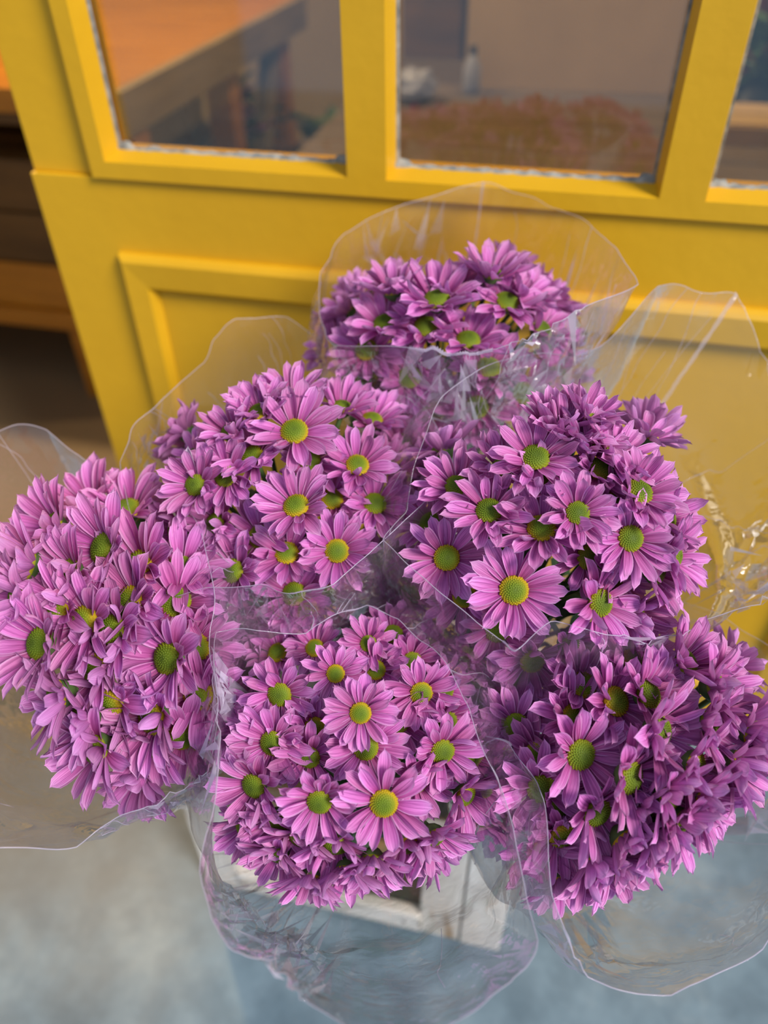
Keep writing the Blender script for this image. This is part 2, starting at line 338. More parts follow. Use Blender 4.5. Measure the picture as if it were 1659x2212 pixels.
# raised bolection moulding round the lower panel
po = (-0.511, 0.392, 0.105, 0.731); pi_ = (-0.471, 0.350, 0.15, 0.684); th = 0.014
def mould(name, a0, a1, axis, outer, inner, sgn):
    pass
def mitre(name, o1, o2, i1, i2):
    # o1,o2 outer corners, i1,i2 inner corners (x,z)
    y0 = D+0.001; yf = D-th; cent = lambda p, q, t: (p[0]+(q[0]-p[0])*t, p[1]+(q[1]-p[1])*t)
    sect = [(0.0, y0), (0.0, D-0.006), (0.07, D-0.011), (0.16, yf), (0.80, yf+0.002), (0.90, D-0.008), (1.0, D-0.001), (1.0, y0)]
    vs = []
    for (o, i) in ((o1, i1), (o2, i2)):
        for (t, y) in sect:
            c = cent(o, i, t); vs.append(Vector((c[0], y, c[1]))-Vector(DO))
    n = len(sect); fs = [(k, k+1, n+k+1, n+k) for k in range(n-1)] + [tuple(range(n)), tuple(range(2*n-1, n-1, -1))]
    me = mesh(name, vs, fs); bm = bmesh.new(); bm.from_mesh(me); bmesh.ops.recalc_face_normals(bm, faces=bm.faces[:]); bm.to_mesh(me); bm.free()
    return link(name, me, door, M_YEL)
ox0, ox1, oz0, oz1 = po; ix0, ix1, iz0, iz1 = pi_
mitre('moulding', (ox0, oz1), (ox1, oz1), (ix0, iz1), (ix1, iz1))
mitre('moulding', (ox0, oz0), (ox1, oz0), (ix0, iz0), (ix1, iz0))
mitre('moulding', (ox0, oz0), (ox0, oz1), (ix0, iz0), (ix0, iz1))
mitre('moulding', (ox1, oz0), (ox1, oz1), (ix1, iz0), (ix1, iz1))
tag(box('trim_1', (xr+0.004, D-0.012, 0), (0.565, D+0.06, 2.14), M_YEL, None, 0.002), kind='structure', label='yellow door post on the hinge side', cat='door frame')
tag(box('trim_2', (-1.75, D-0.012, 2.10), (0.565, D+0.06, 2.16), M_YEL, None, 0.002), kind='structure', label='yellow lintel over the doorway', cat='door frame')

# ------------------------------------------------------------------ inside the shop
def lamp(name, loc, w, label):
    e = empty(name, loc); tag(e, label, 'lamp')
    vs, fs = [], []
    prof = [(0.02, 0.12), (0.04, 0.10), (0.11, 0.02), (0.12, 0.0)]; n = 24
    for (r, z) in prof:
        for k in range(n): vs.append((r*math.cos(2*math.pi*k/n), r*math.sin(2*math.pi*k/n), z))
    for i in range(len(prof)-1):
        for k in range(n): fs.append((i*n+k, i*n+(k+1)%n, (i+1)*n+(k+1)%n, (i+1)*n+k))
    link('lamp_shade', mesh('lamp_shade', vs, fs, True), e, M_BLACK)
    vs, fs = tube([(0,0,0.12), (0,0,2.7-loc[2])], 0.004); link('cord', mesh('cord', vs, fs), e, M_BLACK)
    ld = bpy.data.lights.new('bulb', 'POINT'); ld.energy = w; ld.color = (1.0, 0.72, 0.40); ld.shadow_soft_size = 0.05
    lo = bpy.data.objects.new('bulb', ld); COL.objects.link(lo); lo.parent = e; lo.location = (0, 0, 0.0)
lamp('pendant_lamp', (-1.35, 1.75, 2.05), 120, 'black pendant lamp above the workbench')
lamp('pendant_lamp', (0.25, 1.9, 2.05), 50, 'black pendant lamp above the counter')

wb = empty('workbench', (-1.5, 2.0, 0)); tag(wb, 'orange wooden workbench with low cabinet, inside the doorway', 'workbench')
WO = (-1.5, 2.0, 0)
nb = 6; y0, y1 = 1.46, 2.62
for k in range(nb):
    a = y0+(y1-y0)*k/nb; b = y0+(y1-y0)*(k+1)/nb
    box('plank', (-2.5, a+0.002, 0.69), (-0.88, b-0.002, 0.735), M_WOOD, wb, 0.003, origin=WO)
box('end_board', (-0.88, y0, 0.655), (-0.855, y1, 0.737), M_GREYWOOD, wb, 0.003, origin=WO)
box('apron', (-2.5, y0+0.03, 0.66), (-0.90, y0+0.05, 0.69), M_DWOOD, wb, 0.002, origin=WO)
for (x, y) in ((-0.93, 2.10), (-0.93, 2.52)): box('leg', (x-0.035, y-0.035, 0), (x+0.035, y+0.035, 0.69), M_WOOD, wb, 0.004, origin=WO)
box('leg', (-0.935, 1.49, 0), (-0.865, 1.56, 0.69), M_WOOD, wb, 0.004, origin=WO)
box('leg', (-2.45, 1.49, 0), (-2.38, 1.56, 0.69), M_WOOD, wb, 0.004, origin=WO)
box('leg', (-2.45, 2.50, 0), (-2.38, 2.57, 0.69), M_WOOD, wb, 0.004, origin=WO)
vs, fs = tube([(-0.93+1.5, 0.12, 0.02), (-0.93+1.5, 0.50, 0.66)], 0.03, 4); link('brace', mesh('brace', vs, fs), wb, M_GREYWOOD)
cab = empty('wooden_cabinet', (-1.7, 1.75, 0)); tag(cab, 'brown wooden cabinet with bright bottom edge, under the workbench top', 'cabinet')
CO = (-1.7, 1.75, 0)
box('body', (-2.36, 1.53, 0.24), (-0.98, 1.98, 0.585), M_DWOOD, cab, 0.003, origin=CO)
for k, (za, zb) in enumerate(((0.24, 0.35), (0.355, 0.47), (0.475, 0.585))):
    box('drawer', (-2.34, 1.508, za), (-1.0, 1.53, zb), M_DWOOD if k else M_WOOD, cab, 0.004, origin=CO)
box('bottom_edge', (-2.38, 1.49, 0.195), (-0.97, 1.98, 0.24), M_WOOD, cab, 0.004, origin=CO)
for x in (-2.34, -1.155): box('foot', (x, 1.50, 0), (x+0.07, 1.56, 0.196), M_WOOD, cab, 0.004, origin=CO)

ct = empty('counter', (0.1, 1.9, 0)); tag(ct, 'dark brown wooden counter behind the door panes', 'counter')
TO = (0.1, 1.9, 0)
for k in range(6):
    a = 1.25+0.2*k; box('plank', (-0.55, a+0.002, 0.585), (1.2, a+0.198, 0.62), M_COUNTER, ct, 0.003, origin=TO)
box('front_panel', (-0.53, 1.27, 0.03), (1.18, 1.29, 0.585), M_DWOOD, ct, 0.003, origin=TO)
box('side_panel', (-0.53, 1.29, 0.03), (-0.51, 2.42, 0.585), M_DWOOD, ct, 0.003, origin=TO)
box('side_panel', (1.16, 1.29, 0.03), (1.18, 2.42, 0.585), M_DWOOD, ct, 0.003, origin=TO)
for (x, y) in ((-0.5, 1.31), (1.12, 1.31), (-0.5, 2.37), (1.12, 2.37)): box('foot', (x, y, 0), (x+0.04, y+0.04, 0.04), M_DWOOD, ct, 0.002, origin=TO)

def carton(name, lo, hi, label, mat=M_CARD):
    e = empty(name, ((lo[0]+hi[0])/2, (lo[1]+hi[1])/2, lo[2])); tag(e, label, 'box'); O = tuple(e.location)
    t = 0.006; x0, y0, z0 = lo; x1, y1, z1 = hi
    box('panel', (x0, y0, z0), (x1, y0+t, z1), mat, e, 0.001, origin=O); box('panel', (x0, y1-t, z0), (x1, y1, z1), mat, e, 0.001, origin=O)
    box('panel', (x0, y0+t, z0), (x0+t, y1-t, z1), mat, e, 0.001, origin=O); box('panel', (x1-t, y0+t, z0), (x1, y1-t, z1), mat, e, 0.001, origin=O)
    box('bottom', (x0+t, y0+t, z0), (x1-t, y1-t, z0+t), mat, e, 0, origin=O)
    box('flap', (x0, y0+t, z1), (x1, (y0+y1)/2-0.003, z1+0.004), mat, e, 0.001, origin=O); box('flap', (x0, (y0+y1)/2+0.003, z1), (x1, y1-t, z1+0.004), mat, e, 0.001, origin=O)
    return e
carton('cardboard_box', (-0.30, 2.14, 0.62), (0.19, 2.42, 1.05), 'large tan cardboard box standing on the counter')
carton('cardboard_box', (0.27, 1.76, 0.62), (0.75, 1.94, 0.655), 'low flat cardboard box on the counter', M_CARD)
def bottle(name, loc, prof, mat, label, cat, cap=None):
    e = empty(name, loc); tag(e, label, cat); n = 20; vs = []; fs = []
    for (r, z) in prof:
        for k in range(n): vs.append((r*math.cos(2*math.pi*k/n), r*math.sin(2*math.pi*k/n), z))
    for i in range(len(prof)-1):
        for k in range(n): fs.append((i*n+k, i*n+(k+1)%n, (i+1)*n+(k+1)%n, (i+1)*n+k))
    fs.append(tuple(range(n-1, -1, -1)))
    link('body', mesh(name, vs, fs, True), e, mat)
    if cap:
        r, z0, z1 = cap; vs, fs = tube([(0,0,z0), (0,0,z1)], r, 16); link('cap', mesh('cap', vs, fs), e, M_BLACK)
    return e
bottle('spray_bottle', (-0.275, 2.08, 0.62), [(0.018, 0), (0.021, 0.012), (0.021, 0.055), (0.012, 0.075), (0.008, 0.085)], M_GREYBAG, 'small grey bottle in front of the large cardboard box', 'bottle', (0.009, 0.082, 0.10))
bottle('red_bucket', (0.45, 2.25, 0.62), [(0.11, 0), (0.15, 0.30), (0.155, 0.30), (0.155, 0.31), (0.148, 0.31), (0.105, 0.01)], M_RED, 'red bucket on the counter behind the low box', 'bucket')
bottle('black_jug', (0.10, 2.27, 1.055), [(0.05, 0), (0.07, 0.03), (0.07, 0.13), (0.05, 0.15), (0.05, 0.17)], M_BLACK, 'black jug on top of the large cardboard box', 'jug')
def crumple(name, loc, rx, ry, rz, mat, label, cat, seed):
    bm = bmesh.new(); bmesh.ops.create_icosphere(bm, subdivisions=3, radius=1.0)
    for v in bm.verts:
        k = 1+0.35*noise.noise(v.co*2.2+Vector((seed, 0, 0)))+0.16*noise.noise(v.co*6+Vector((0, seed, 0)))
        v.co = Vector((v.co.x*rx*k, v.co.y*ry*k, max(0, (v.co.z*0.5+0.45)*2*rz*k)))
    me = bpy.data.meshes.new(name); bm.to_mesh(me); bm.free()
    o = link(name, me, None, mat); o.location = loc; return tag(o, label, cat)
crumple('plastic_bag', (-0.40, 1.98, 0.62), 0.055, 0.05, 0.035, M_GREYBAG, 'crumpled pale plastic bag lying on the counter', 'bag', 3.1)
box('lower_shelf', (-2.36, 2.02, 0.325), (-0.87, 2.56, 0.345), M_DWOOD, wb, 0.002, origin=WO)
crumple('paper_sack', (-1.20, 2.36, 0.345), 0.085, 0.075, 0.10, M_CARD, 'slumped tan sack on the shelf under the workbench', 'sack', 5.2)
crumple('plastic_bag', (-1.12, 2.16, 0.345), 0.04, 0.04, 0.075, M_WHITE, 'white plastic bag on the shelf under the workbench', 'bag', 8.4)
box('tool_cupboard', (-0.53, 2.47, 0), (-0.35, 2.75, 1.9), M_DWOOD, None, 0.004, origin=(-0.44, 2.61, 0))
tc_ = bpy.data.objects['tool_cupboard']; tag(tc_, 'narrow dark wooden cupboard standing behind the counter', 'cupboard')
box('door', (-0.52, 2.455, 0.05), (-0.36, 2.47, 1.86), M_DWOOD, tc_, 0.003, origin=(-0.44, 2.61, 0))


# ------------------------------------------------------------------ crate
cr = empty('wooden_crate', (-0.155, 0.57, 0)); tag(cr, 'whitewashed wooden crate on the concrete holding the daisy bunches', 'crate')
KO = (-0.155, 0.57, 0); kx0, kx1, ky0, ky1, kz = -0.36, 0.045, 0.405, 0.735, 0.285
def kbox(name, lo, hi, mat, bev=0.002): return box(name, lo, hi, mat, cr, bev, origin=KO, jit=0.0006)
for sx, (xa, xb) in enumerate(((kx0, kx0+0.052), (kx1-0.052, kx1))):
    kbox('post', (xa, ky0, 0), (xb, ky0+0.016, kz), M_WHITEWOOD)
    kbox('post', (xa, ky1-0.016, 0), (xb, ky1, kz), M_WHITEWOOD)
    xs = kx0-0.0005 if sx == 0 else kx1-0.0155
    kbox('post', (xs, ky0+0.017, 0), (xs+0.016, ky0+0.060, kz), M_WHITEWOOD)
    kbox('post', (xs, ky1-0.060, 0), (xs+0.016, ky1-0.017, kz), M_WHITEWOOD)
kbox('post', (kx1-0.105, ky0+0.001, 0.0), (kx1-0.0535, ky0+0.016, kz-0.004), M_WHITEWOOD)
rl = kbox('rail', (kx0+0.052, ky0-0.004, 0.012), (kx1-0.105, ky0+0.012, 0.055), M_WHITEWOODH)
for zc in (0.15, 0.235): kbox('slat', (kx0+0.052, ky0+0.016, zc-0.028), (kx1-0.052, ky0+0.028, zc+0.028), M_CRATEIN)
for zc in (0.045, 0.15, 0.235):
    kbox('slat', (kx0+0.016, ky1-0.028, zc-0.034), (kx1-0.016, ky1-0.017, zc+0.034), M_CRATEIN)
    kbox('slat', (kx0+0.016, ky0+0.060, zc-0.034), (kx0+0.028, ky1-0.060, zc+0.034), M_CRATEIN)
    kbox('slat', (kx1-0.028, ky0+0.060, zc-0.034), (kx1-0.016, ky1-0.060, zc+0.034), M_CRATEIN)
for k in range(5):
    a = ky0+0.03+k*0.054; kbox('floor_board', (kx0+0.028, a, 0.008), (kx1-0.028, a+0.048, 0.020), M_CRATEIN)
for k, px in enumerate((0.062, 0.085, 0.28, 0.30)):
    vs, fs = tube([(kx0+px-KO[0], ky0-0.0055-KO[1], 0.034+0.004*(k%2)), (kx0+px-KO[0], ky0-0.003-KO[1], 0.034+0.004*(k%2))], 0.0028, 8)
    n = link('nail', mesh('nail', vs, fs), rl, M_STEEL)

# ------------------------------------------------------------------ daisies
def petal_mesh(name, L, Wd, curl, cup, twist, tipup, nu=4, nv=7):
    vs = []; fs = []; uvs = []
    for j in range(nv+1):
        v = j/nv
        if v < 0.62: w = 0.40+0.60*math.sin(math.pi/2*v/0.62)
        else:
            q = (v-0.62)/0.38; w = max(0.10, (1-q**2.3)**0.62)
        for i in range(nu+1):
            u = i/nu*2-1
            y = u*w*Wd/2
            x = L*v - (0.05*L*abs(u) if j == nv else 0)
            z = curl*L*v*v + tipup*L*max(0, v-0.75)**2*4 + cup*Wd*(u*u)*w - 0.05*Wd*math.exp(-(u*3)**2)
            tw = twist*v
            y, z0 = y*math.cos(tw)-(z-curl*L*v*v)*math.sin(tw), curl*L*v*v+y*math.sin(tw)+(z-curl*L*v*v)*math.cos(tw)
            vs.append((x, y, z0)); uvs.append((i/nu, v))
    for j in range(nv):
        for i in range(nu):
            a = j*(nu+1)+i; fs.append((a, a+1, a+nu+2, a+nu+1))
    # reverse so that +Z is the front
    fs = [tuple(reversed(f)) for f in fs]
    me = mesh(name, vs, fs, True); lay = me.uv_layers.new(name='UVMap')
    for l in me.loops: lay.data[l.index].uv = uvs[l.vertex_index]
    me.materials.append(M_PETAL)
    # make sure the front faces up
    if me.polygons[0].normal.z < 0: me.flip_normals()
    return me
PETALS = []
for k in range(14):
    PETALS.append(petal_mesh('petal', 0.0302*random.uniform(0.92, 1.08), 0.0102*random.uniform(0.86, 1.16), random.uniform(-0.22, 0.12), random.uniform(0.14, 0.42), random.uniform(-0.4, 0.4), random.uniform(-0.25, 0.35)))
CURLED = [petal_mesh('petal', 0.027, 0.0090, random.uniform(0.15, 0.45), random.uniform(0.3, 0.5), random.uniform(-0.8, 0.8), random.uniform(0.1, 0.6)) for k in range(6)]
def disc_mesh():
    R = DISC_R; n = 150; vs = []; fs = []
    hz = lambda r: 0.0052*(1-(r/R)**2.2) - 0.0009*math.exp(-(r/(0.22*R))**2)
    rings = [0, 0.3, 0.6, 0.85, 1.0]; m = 24
    vs.append((0, 0, hz(0)))
    for r in rings[1:]:
        for k in range(m): vs.append((r*R*math.cos(2*math.pi*k/m), r*R*math.sin(2*math.pi*k/m), hz(r*R)-0.0002))
    for k in range(m): fs.append((0, 1+k, 1+(k+1) % m))
    for i in range(len(rings)-2):
        for k in range(m): fs.append((1+i*m+k, 1+(i+1)*m+k, 1+(i+1)*m+(k+1) % m, 1+i*m+(k+1) % m))
    base = 1+(len(rings)-2)*m
    for k in range(m): vs.append((R*0.9*math.cos(2*math.pi*k/m), R*0.9*math.sin(2*math.pi*k/m), -0.003))
    b2 = len(vs)-m
    for k in range(m): fs.append((base+k, b2+k, b2+(k+1) % m, base+(k+1) % m))
    for i in range(n):
        r = R*0.985*math.sqrt((i+0.5)/n); t = i*2.39996; s = 0.00062+0.00024*(r/R)
        c = Vector((r*math.cos(t), r*math.sin(t), hz(r)))
        nrm = Vector((r*math.cos(t)*0.9, r*math.sin(t)*0.9, R*0.75)).normalized(); a = nrm.orthogonal().normalized(); b = nrm.cross(a)
        o = len(vs)
        for k in range(5):
            w = 2*math.pi*k/5; vs.append(c+(a*math.cos(w)+b*math.sin(w))*s-nrm*0.0002)
        vs.append(c+nrm*s*1.25)
        for k in range(5): fs.append((o+k, o+(k+1) % 5, o+5))
    me = mesh('disc', vs, fs, True); me.materials.append(M_DISC); return me
DISC = disc_mesh()
def calyx_mesh():
    vs = []; fs = []; m = 12; prof = [(0.0022, -0.0105), (0.0055, -0.0085), (0.0088, -0.0045), (0.0095, -0.0016)]
    for (r, z) in prof:
        for k in range(m): vs.append((r*math.cos(2*math.pi*k/m), r*math.sin(2*math.pi*k/m), z))
    for i in range(len(prof)-1):
        for k in range(m): fs.append((i*m+k, i*m+(k+1) % m, (i+1)*m+(k+1) % m, (i+1)*m+k))
    me = mesh('calyx', vs, fs, True); me.materials.append(M_STEM); return me
CALYX = calyx_mesh()
def leaf_mesh(seed):
    rnd = random.Random(seed); vs = []; fs = []; nv = 10
    for j in range(nv+1):
        v = j/nv; lobe = 0.75+0.25*math.cos(v*math.pi*5.0)
        w = 0.012*math.sin(math.pi*min(1, v*0.96+0.03))**0.8*lobe+0.0005
        z = -0.016*v*v
        for u in (-1, -0.5, 0, 0.5, 1): vs.append((0.048*v, u*w, z+0.004*abs(u)+rnd.uniform(-0.0006, 0.0006)))
    for j in range(nv):
        for i in range(4): a = j*5+i; fs.append((a, a+5, a+6, a+1))
    me = mesh('leaf', vs, fs, True); me.materials.append(M_LEAF); return me
LEAVES = [leaf_mesh(k) for k in range(4)]

def frame_from_normal(p, n, spin):
    z = n.normalized(); x = z.orthogonal().normalized(); y = z.cross(x)
    m = Matrix(((x.x, y.x, z.x, p.x), (x.y, y.y, z.y, p.y), (x.z, y.z, z.z, p.z), (0, 0, 0, 1)))
    return m @ Matrix.Rotation(spin, 4, 'Z')
FLOWERS = []
def daisy(p, n, s, base, core, elev, label, group, messy=0.0, npet=None, ripe=0.5):
    rnd = random.Random(int(abs(p.x*9e5+p.y*7e5+p.z*5e5)))
    root = empty('daisy', (0, 0, 0)); mw = frame_from_normal(p, n, rnd.uniform(0, 6.28)) @ Matrix.Scale(s, 4)
    root.matrix_world = mw; tag(root, label, 'flower', group)
    d = link('disc', DISC, root); d.matrix_basis = Matrix.Translation((0, 0, 0.0005)) @ Matrix.Scale(0.97, 4); d['ripeness'] = float(ripe)
    link('calyx', CALYX, root)
    n1 = npet or rnd.randint(12, 14); n2 = rnd.randint(9, 11)
    for lay, cnt in ((0, n1), (1, n2)):
        ph = rnd.uniform(0, 6.28)
        for k in range(cnt):
            a = ph+2*math.pi*(k+rnd.uniform(-0.22, 0.22))/cnt
            e = elev + (0.0 if lay == 0 else 0.20) + rnd.gauss(0, 0.09+messy*0.2)
            me = rnd.choice(CURLED) if rnd.random() < 0.07+messy*0.4 else rnd.choice(PETALS)
            sc = rnd.uniform(0.88, 1.06)*(1.0 if lay == 0 else 0.92)
            o = bpy.data.objects.new('petal', me); COL.objects.link(o); o.parent = root
            o.matrix_basis = Matrix.Rotation(a, 4, 'Z') @ Matrix.Translation((DISC_R*0.74, 0, -0.0022+0.0009*lay)) @ Matrix.Rotation(-e, 4, 'Y') @ Matrix.Rotation(rnd.gauss(0, 0.16), 4, 'X') @ Matrix.Diagonal((sc, sc*rnd.uniform(0.92, 1.08), sc, 1))
    # stem down into the crate
    p0 = p-n*0.008*s; p1 = p-n*0.016+(core-p)*0.40; p3 = Vector(base)+Vector((rnd.uniform(-0.016, 0.016), rnd.uniform(-0.016, 0.016), 0)); p2 = core+(p3-core)*0.25
    inv = mw.inverted(); pts = []
    for i in range(9):
        t = i/8; pts.append(inv @ (p0*(1-t)**3+p1*3*t*(1-t)**2+p2*3*t*t*(1-t)+p3*t**3))
    vs, fs = tube(pts, [0.0021/s]*9, 5); link('stem', mesh('stem', vs, fs, True), root, M_STEM)
    if rnd.random() < 0.6:
        lf = link('leaf', rnd.choice(LEAVES), root); i = rnd.choice((2, 3)); lf.matrix_basis = Matrix.Translation(pts[i]) @ Matrix.Rotation(rnd.uniform(0, 6.28), 4, 'Z') @ Matrix.Rotation(-0.3, 4, 'Y')
    FLOWERS.append((p, n, s))
    return root

def plant(loc, h, n, rad, label, bmat, bloom=None):
    e = empty('flower_bucket', loc); tag(e, label, 'bucket'); m = 18; vs = []; fs = []
    prof = [(0.05, 0), (0.065, h), (0.062, h), (0.048, 0.005)]
    for (r, z) in prof:
        for k in range(m): vs.append((r*math.cos(2*math.pi*k/m), r*math.sin(2*math.pi*k/m), z))
    for i in range(len(prof)-1):
        for k in range(m): fs.append((i*m+k, i*m+(k+1) % m, (i+1)*m+(k+1) % m, (i+1)*m+k))
    fs.append(tuple(range(m))); link('bucket', mesh('bucket', vs, fs, True), e, bmat)
    for k in range(n):
        lf = link('petal' if bloom and k % 2 else 'leaf', random.choice(PETALS) if bloom and k % 2 else random.choice(LEAVES), e)
        sc = 2.4 if not (bloom and k % 2) else 3.2
        lf.matrix_basis = Matrix.Translation((random.uniform(-rad, rad)*.6, random.uniform(-rad, rad)*.6, h+random.uniform(-0.01, 0.10))) @ Matrix.Rotation(random.uniform(0, 6.28), 4, 'Z') @ Matrix.Rotation(random.uniform(-1.1, 0.2), 4, 'Y') @ Matrix.Scale(sc, 4)
plant((-0.73, 2.34, 0), 0.36, 26, 0.06, 'dark bucket of green foliage on the floor beside the workbench', M_BLACK)
plant((-0.99, 2.38, 0.345), 0.07, 26, 0.05, 'low bucket of pink and green flowers on the workbench shelf', M_BLACK, True)
plant((0.37, 2.065, 0.62), 0.05, 26, 0.06, 'low bucket of green foliage on the counter by the red bucket', M_BLACK)
# bunch: dome centre (pixel, distance), dome radius in pixels, foot in crate, phrase, flowers [px, py, tilt x, tilt y, size, sink(m)]
B = {}
B['rear'] = dict(c=(965, 745, 0.735), r=245, base=(-0.13, 0.66, 0.022), phrase='the bunch against the door', fl=[
 (945,647,-.05,-.75,1.08,0), (1096,652,.3,-.6,1,0), (832,698,-.25,-.75,1,0), (920,706,-.1,-.45,1,.004), (1012,735,.05,-.7,1,0), (793,757,-.2,-.4,1,0),
 (728,755,-.5,-.4,.95,.01), (793,818,-.2,-.15,1,0), (1056,795,.15,-.5,1.05,0), (1205,810,.6,-.4,1,.005), (885,815,-.1,-.2,1,.012), (1060,592,.2,-1.5,1,0),
 (850,625,-.3,-1.4,.95,0), (1130,640,.8,-1.1,1,.01), (1170,712,.8,-.6,1,.006), (1030,880,0,-.05,1,.01), (840,885,-.3,0,1,.012), (1130,850,.3,-.1,1,.01), (940,885,-.1,.05,1,.012), (990,640,.1,-1.0,.95,.02)])
B['moulding'] = dict(c=(615,1085,0.645), r=275, base=(-0.22, 0.59, 0.022), phrase="the bunch before the moulding", fl=[
 (636,932,0,-.38,1.08,0), (422,1048,-.35,-.12,.88,-.004), (487,1027,-.35,-.1,.95,.012), (772,1005,.15,-.5,.95,0), (900,1025,.25,-.55,.9,0), (640,1093,-.15,-.6,1.0,-.004),
 (810,1088,.2,-.5,.95,0), (562,1160,-.05,-.2,.95,.018), (503,1233,-.5,-.15,.98,-.004), (728,1190,.05,-.05,.95,-.006), (620,1195,0,-.5,.95,.008), (635,1283,-.2,-.25,.98,0),
 (703,1288,.2,.1,.95,.012), (805,908,.3,-.95,.95,.006), (718,1078,.1,-.3,.9,.022), (670,995,.1,-.3,.9,.022), (560,890,-.3,-1.0,.95,.005), (630,858,0,-1.3,.95,.005), (440,1290,-.5,.2,.9,.012),
 (380,1145,-.9,-.2,.9,.01), (465,1130,-.6,-.3,.9,.018), (545,985,-.3,-.6,.95,.014), (400,1230,-1,.1,.85,.01), (500,930,-.5,-1.0,.9,.01), (740,880,.3,-1.3,.9,.01), (840,1010,.5,-.8,.9,.02), (820,1200,.5,.1,.9,.018), (870,960,.6,-1,.9,.012), (560,1300,-.2,.5,.9,.016), (770,1300,.4,.5,.9,.02), (480,1345,-.3,.6,.9,.004), (590,1365,-.1,.7,.95,.002), (700,1370,.2,.7,.9,.004), (400,1345,-.6,.5,.9,.006)])
B['seamed'] = dict(c=(1180,1145,0.615), r=310, base=(-0.06, 0.57, 0.022), phrase='the tall seamed sleeve', fl=[
 (1157,988,0,-.5,1.0,0), (987,1050,-.15,-.55,.9,.004), (1057,1103,-.15,-.5,.95,0), (1170,1141,-.2,-.5,1.0,.002), (1248,1108,.1,-.2,.82,-.006), (1382,1062,.4,-.5,.98,-.002),
 (1362,1163,.2,-.08,.92,-.004), (965,1205,-.05,-.08,.95,-.002), (1110,1275,.02,-.02,1.02,-.008), (1297,1303,.5,.02,.98,0), (1272,1205,.2,-.1,.9,.02), (1003,1287,-.1,0,.9,.02),
 (1418,1235,1.15,.1,.95,.008), (1228,938,.4,-1.0,.95,.004), (1270,895,.6,-1.4,.8,-.004), (1075,1362,0,.3,.95,.014), (1150,1428,.1,.45,.95,0), (1022,1440,-.1,.4,.95,.002),
 (1232,1392,.8,.4,.95,.006), (1180,1045,.1,-.8,.95,.012), (885,1285,-.35,.1,.95,.004), (1330,985,.7,-.9,.95,.008), (1455,1200,1.2,.0,.95,.004), (930,1130,-.5,-.4,.9,.02), (1090,1010,-.1,-.8,.95,.016),
 (1440,1120,1,-.4,.95,.016), (1370,1330,.9,.5,.95,.014), (1200,920,.1,-1.2,.95,.006), (1330,1240,.6,.1,.9,.022), (900,1370,-.4,.5,.9,.014), (960,1420,-.3,.5,.9,.012), (1300,1430,.6,.8,.95,.012), (860,1335,-.5,.4,.9,.006), (940,1475,-.2,.7,.95,.002), (1050,1500,0,.8,.95,.004), (1295,1015,.4,-.6,.95,.014), (1330,1090,.4,-.4,.9,.022), (1270,960,.5,-.9,.9,.010), (1230,1470,.5,.8,.95,.006)])
B['doorway'] = dict(c=(245,1395,0.635), r=285, base=(-0.29, 0.53, 0.022), phrase='the bunch nearest the doorway', fl=[
 (362,1422,-.5,-.08,1.0,-.004), (328,1550,-.55,.12,1.02,-.002), (205,1617,-.6,.2,1.0,0), (428,1500,-.1,.12,.95,.002), (85,1390,-.55,-.2,.95,0), (222,1185,-.65,-.3,1.0,0),
 (112,1140,-.8,-.5,1.0,.004), (125,1315,-.5,-.2,.9,.016), (182,1342,-.45,-.2,.95,.008), (243,1360,-.5,-.1,.95,.012), (205,1445,-.5,0,.95,.02), (40,1290,-1.1,-.2,.95,.008),
 (322,1610,-.3,.7,.9,.004), (190,1085,-.5,-1,.95,.004), (275,1100,-.1,-1,.95,.006), (300,1222,-.5,-.3,1.0,.002), (280,1300,-.6,-.2,1.0,.008), (125,1500,-1,.2,.95,.01), (180,1555,-.8,.3,.95,.01),
 (300,1680,-.3,.95,.95,.006), (150,1240,-.7,-.3,.95,.016), (60,1220,-1,-.4,.95,.012), (380,1300,.1,-.3,.95,.012), (390,1230,.2,-.6,.95,.006), (420,1400,.3,-.1,.95,.012), (395,1590,.2,.4,.95,.008), (240,1520,-.5,.2,.95,.022)])
B['crate'] = dict(c=(770,1645,0.605), r=290, base=(-0.15, 0.47, 0.022), phrase="the bunch overhanging the crate", fl=[
 (725,1455,0,-.05,.72,-.004), (796,1390,0,-.25,.68,0), (604,1500,-.15,.05,.95,-.002), (812,1447,.05,-.1,.8,.02), (779,1540,0,-.02,.80,-.012), (910,1497,.15,.12,.9,0),
 (890,1430,.2,-.1,.85,.016), (588,1605,-.25,0,.95,.010), (548,1697,-.5,.2,.98,-.002), (690,1732,-.1,.25,.92,-.004), (829,1735,.02,.05,1.02,-.010), (790,1615,.05,.05,.95,.010),
 (956,1623,.3,.15,.95,0), (938,1808,.6,.9,.95,.004), (672,1898,-.2,1.35,.9,.004), (680,1572,0,0,.85,.022), (668,1636,-.1,.1,.85,.022), (1005,1718,.8,.4,.95,.008),
 (600,1845,-.5,.9,.92,.008), (805,1860,0,1.0,.95,.006), (725,1825,-.1,.7,.95,.012), (880,1825,.25,.9,.95,.012), (545,1450,-.5,-.3,.95,.010), (600,1410,-.3,-.7,.9,.006), (965,1560,.5,.1,.92,.014),
 (600,1775,-.4,.5,.95,.014), (900,1690,.3,.3,.9,.020), (530,1590,-.8,.1,.9,.014), (860,1560,.2,0,.9,.022), (680,1400,-.1,-.6,.8,.016), (960,1490,.6,-.2,.85,.016), (750,1880,0,1.3,.9,.008), (510,1400,-.5,-.5,.9,.006), (850,1370,.2,-.5,.85,.008), (930,1400,.5,-.5,.85,.01), (1020,1630,.8,.1,.9,.012), (530,1790,-.7,.5,.9,.012), (650,1810,-.2,.7,.9,.014)])
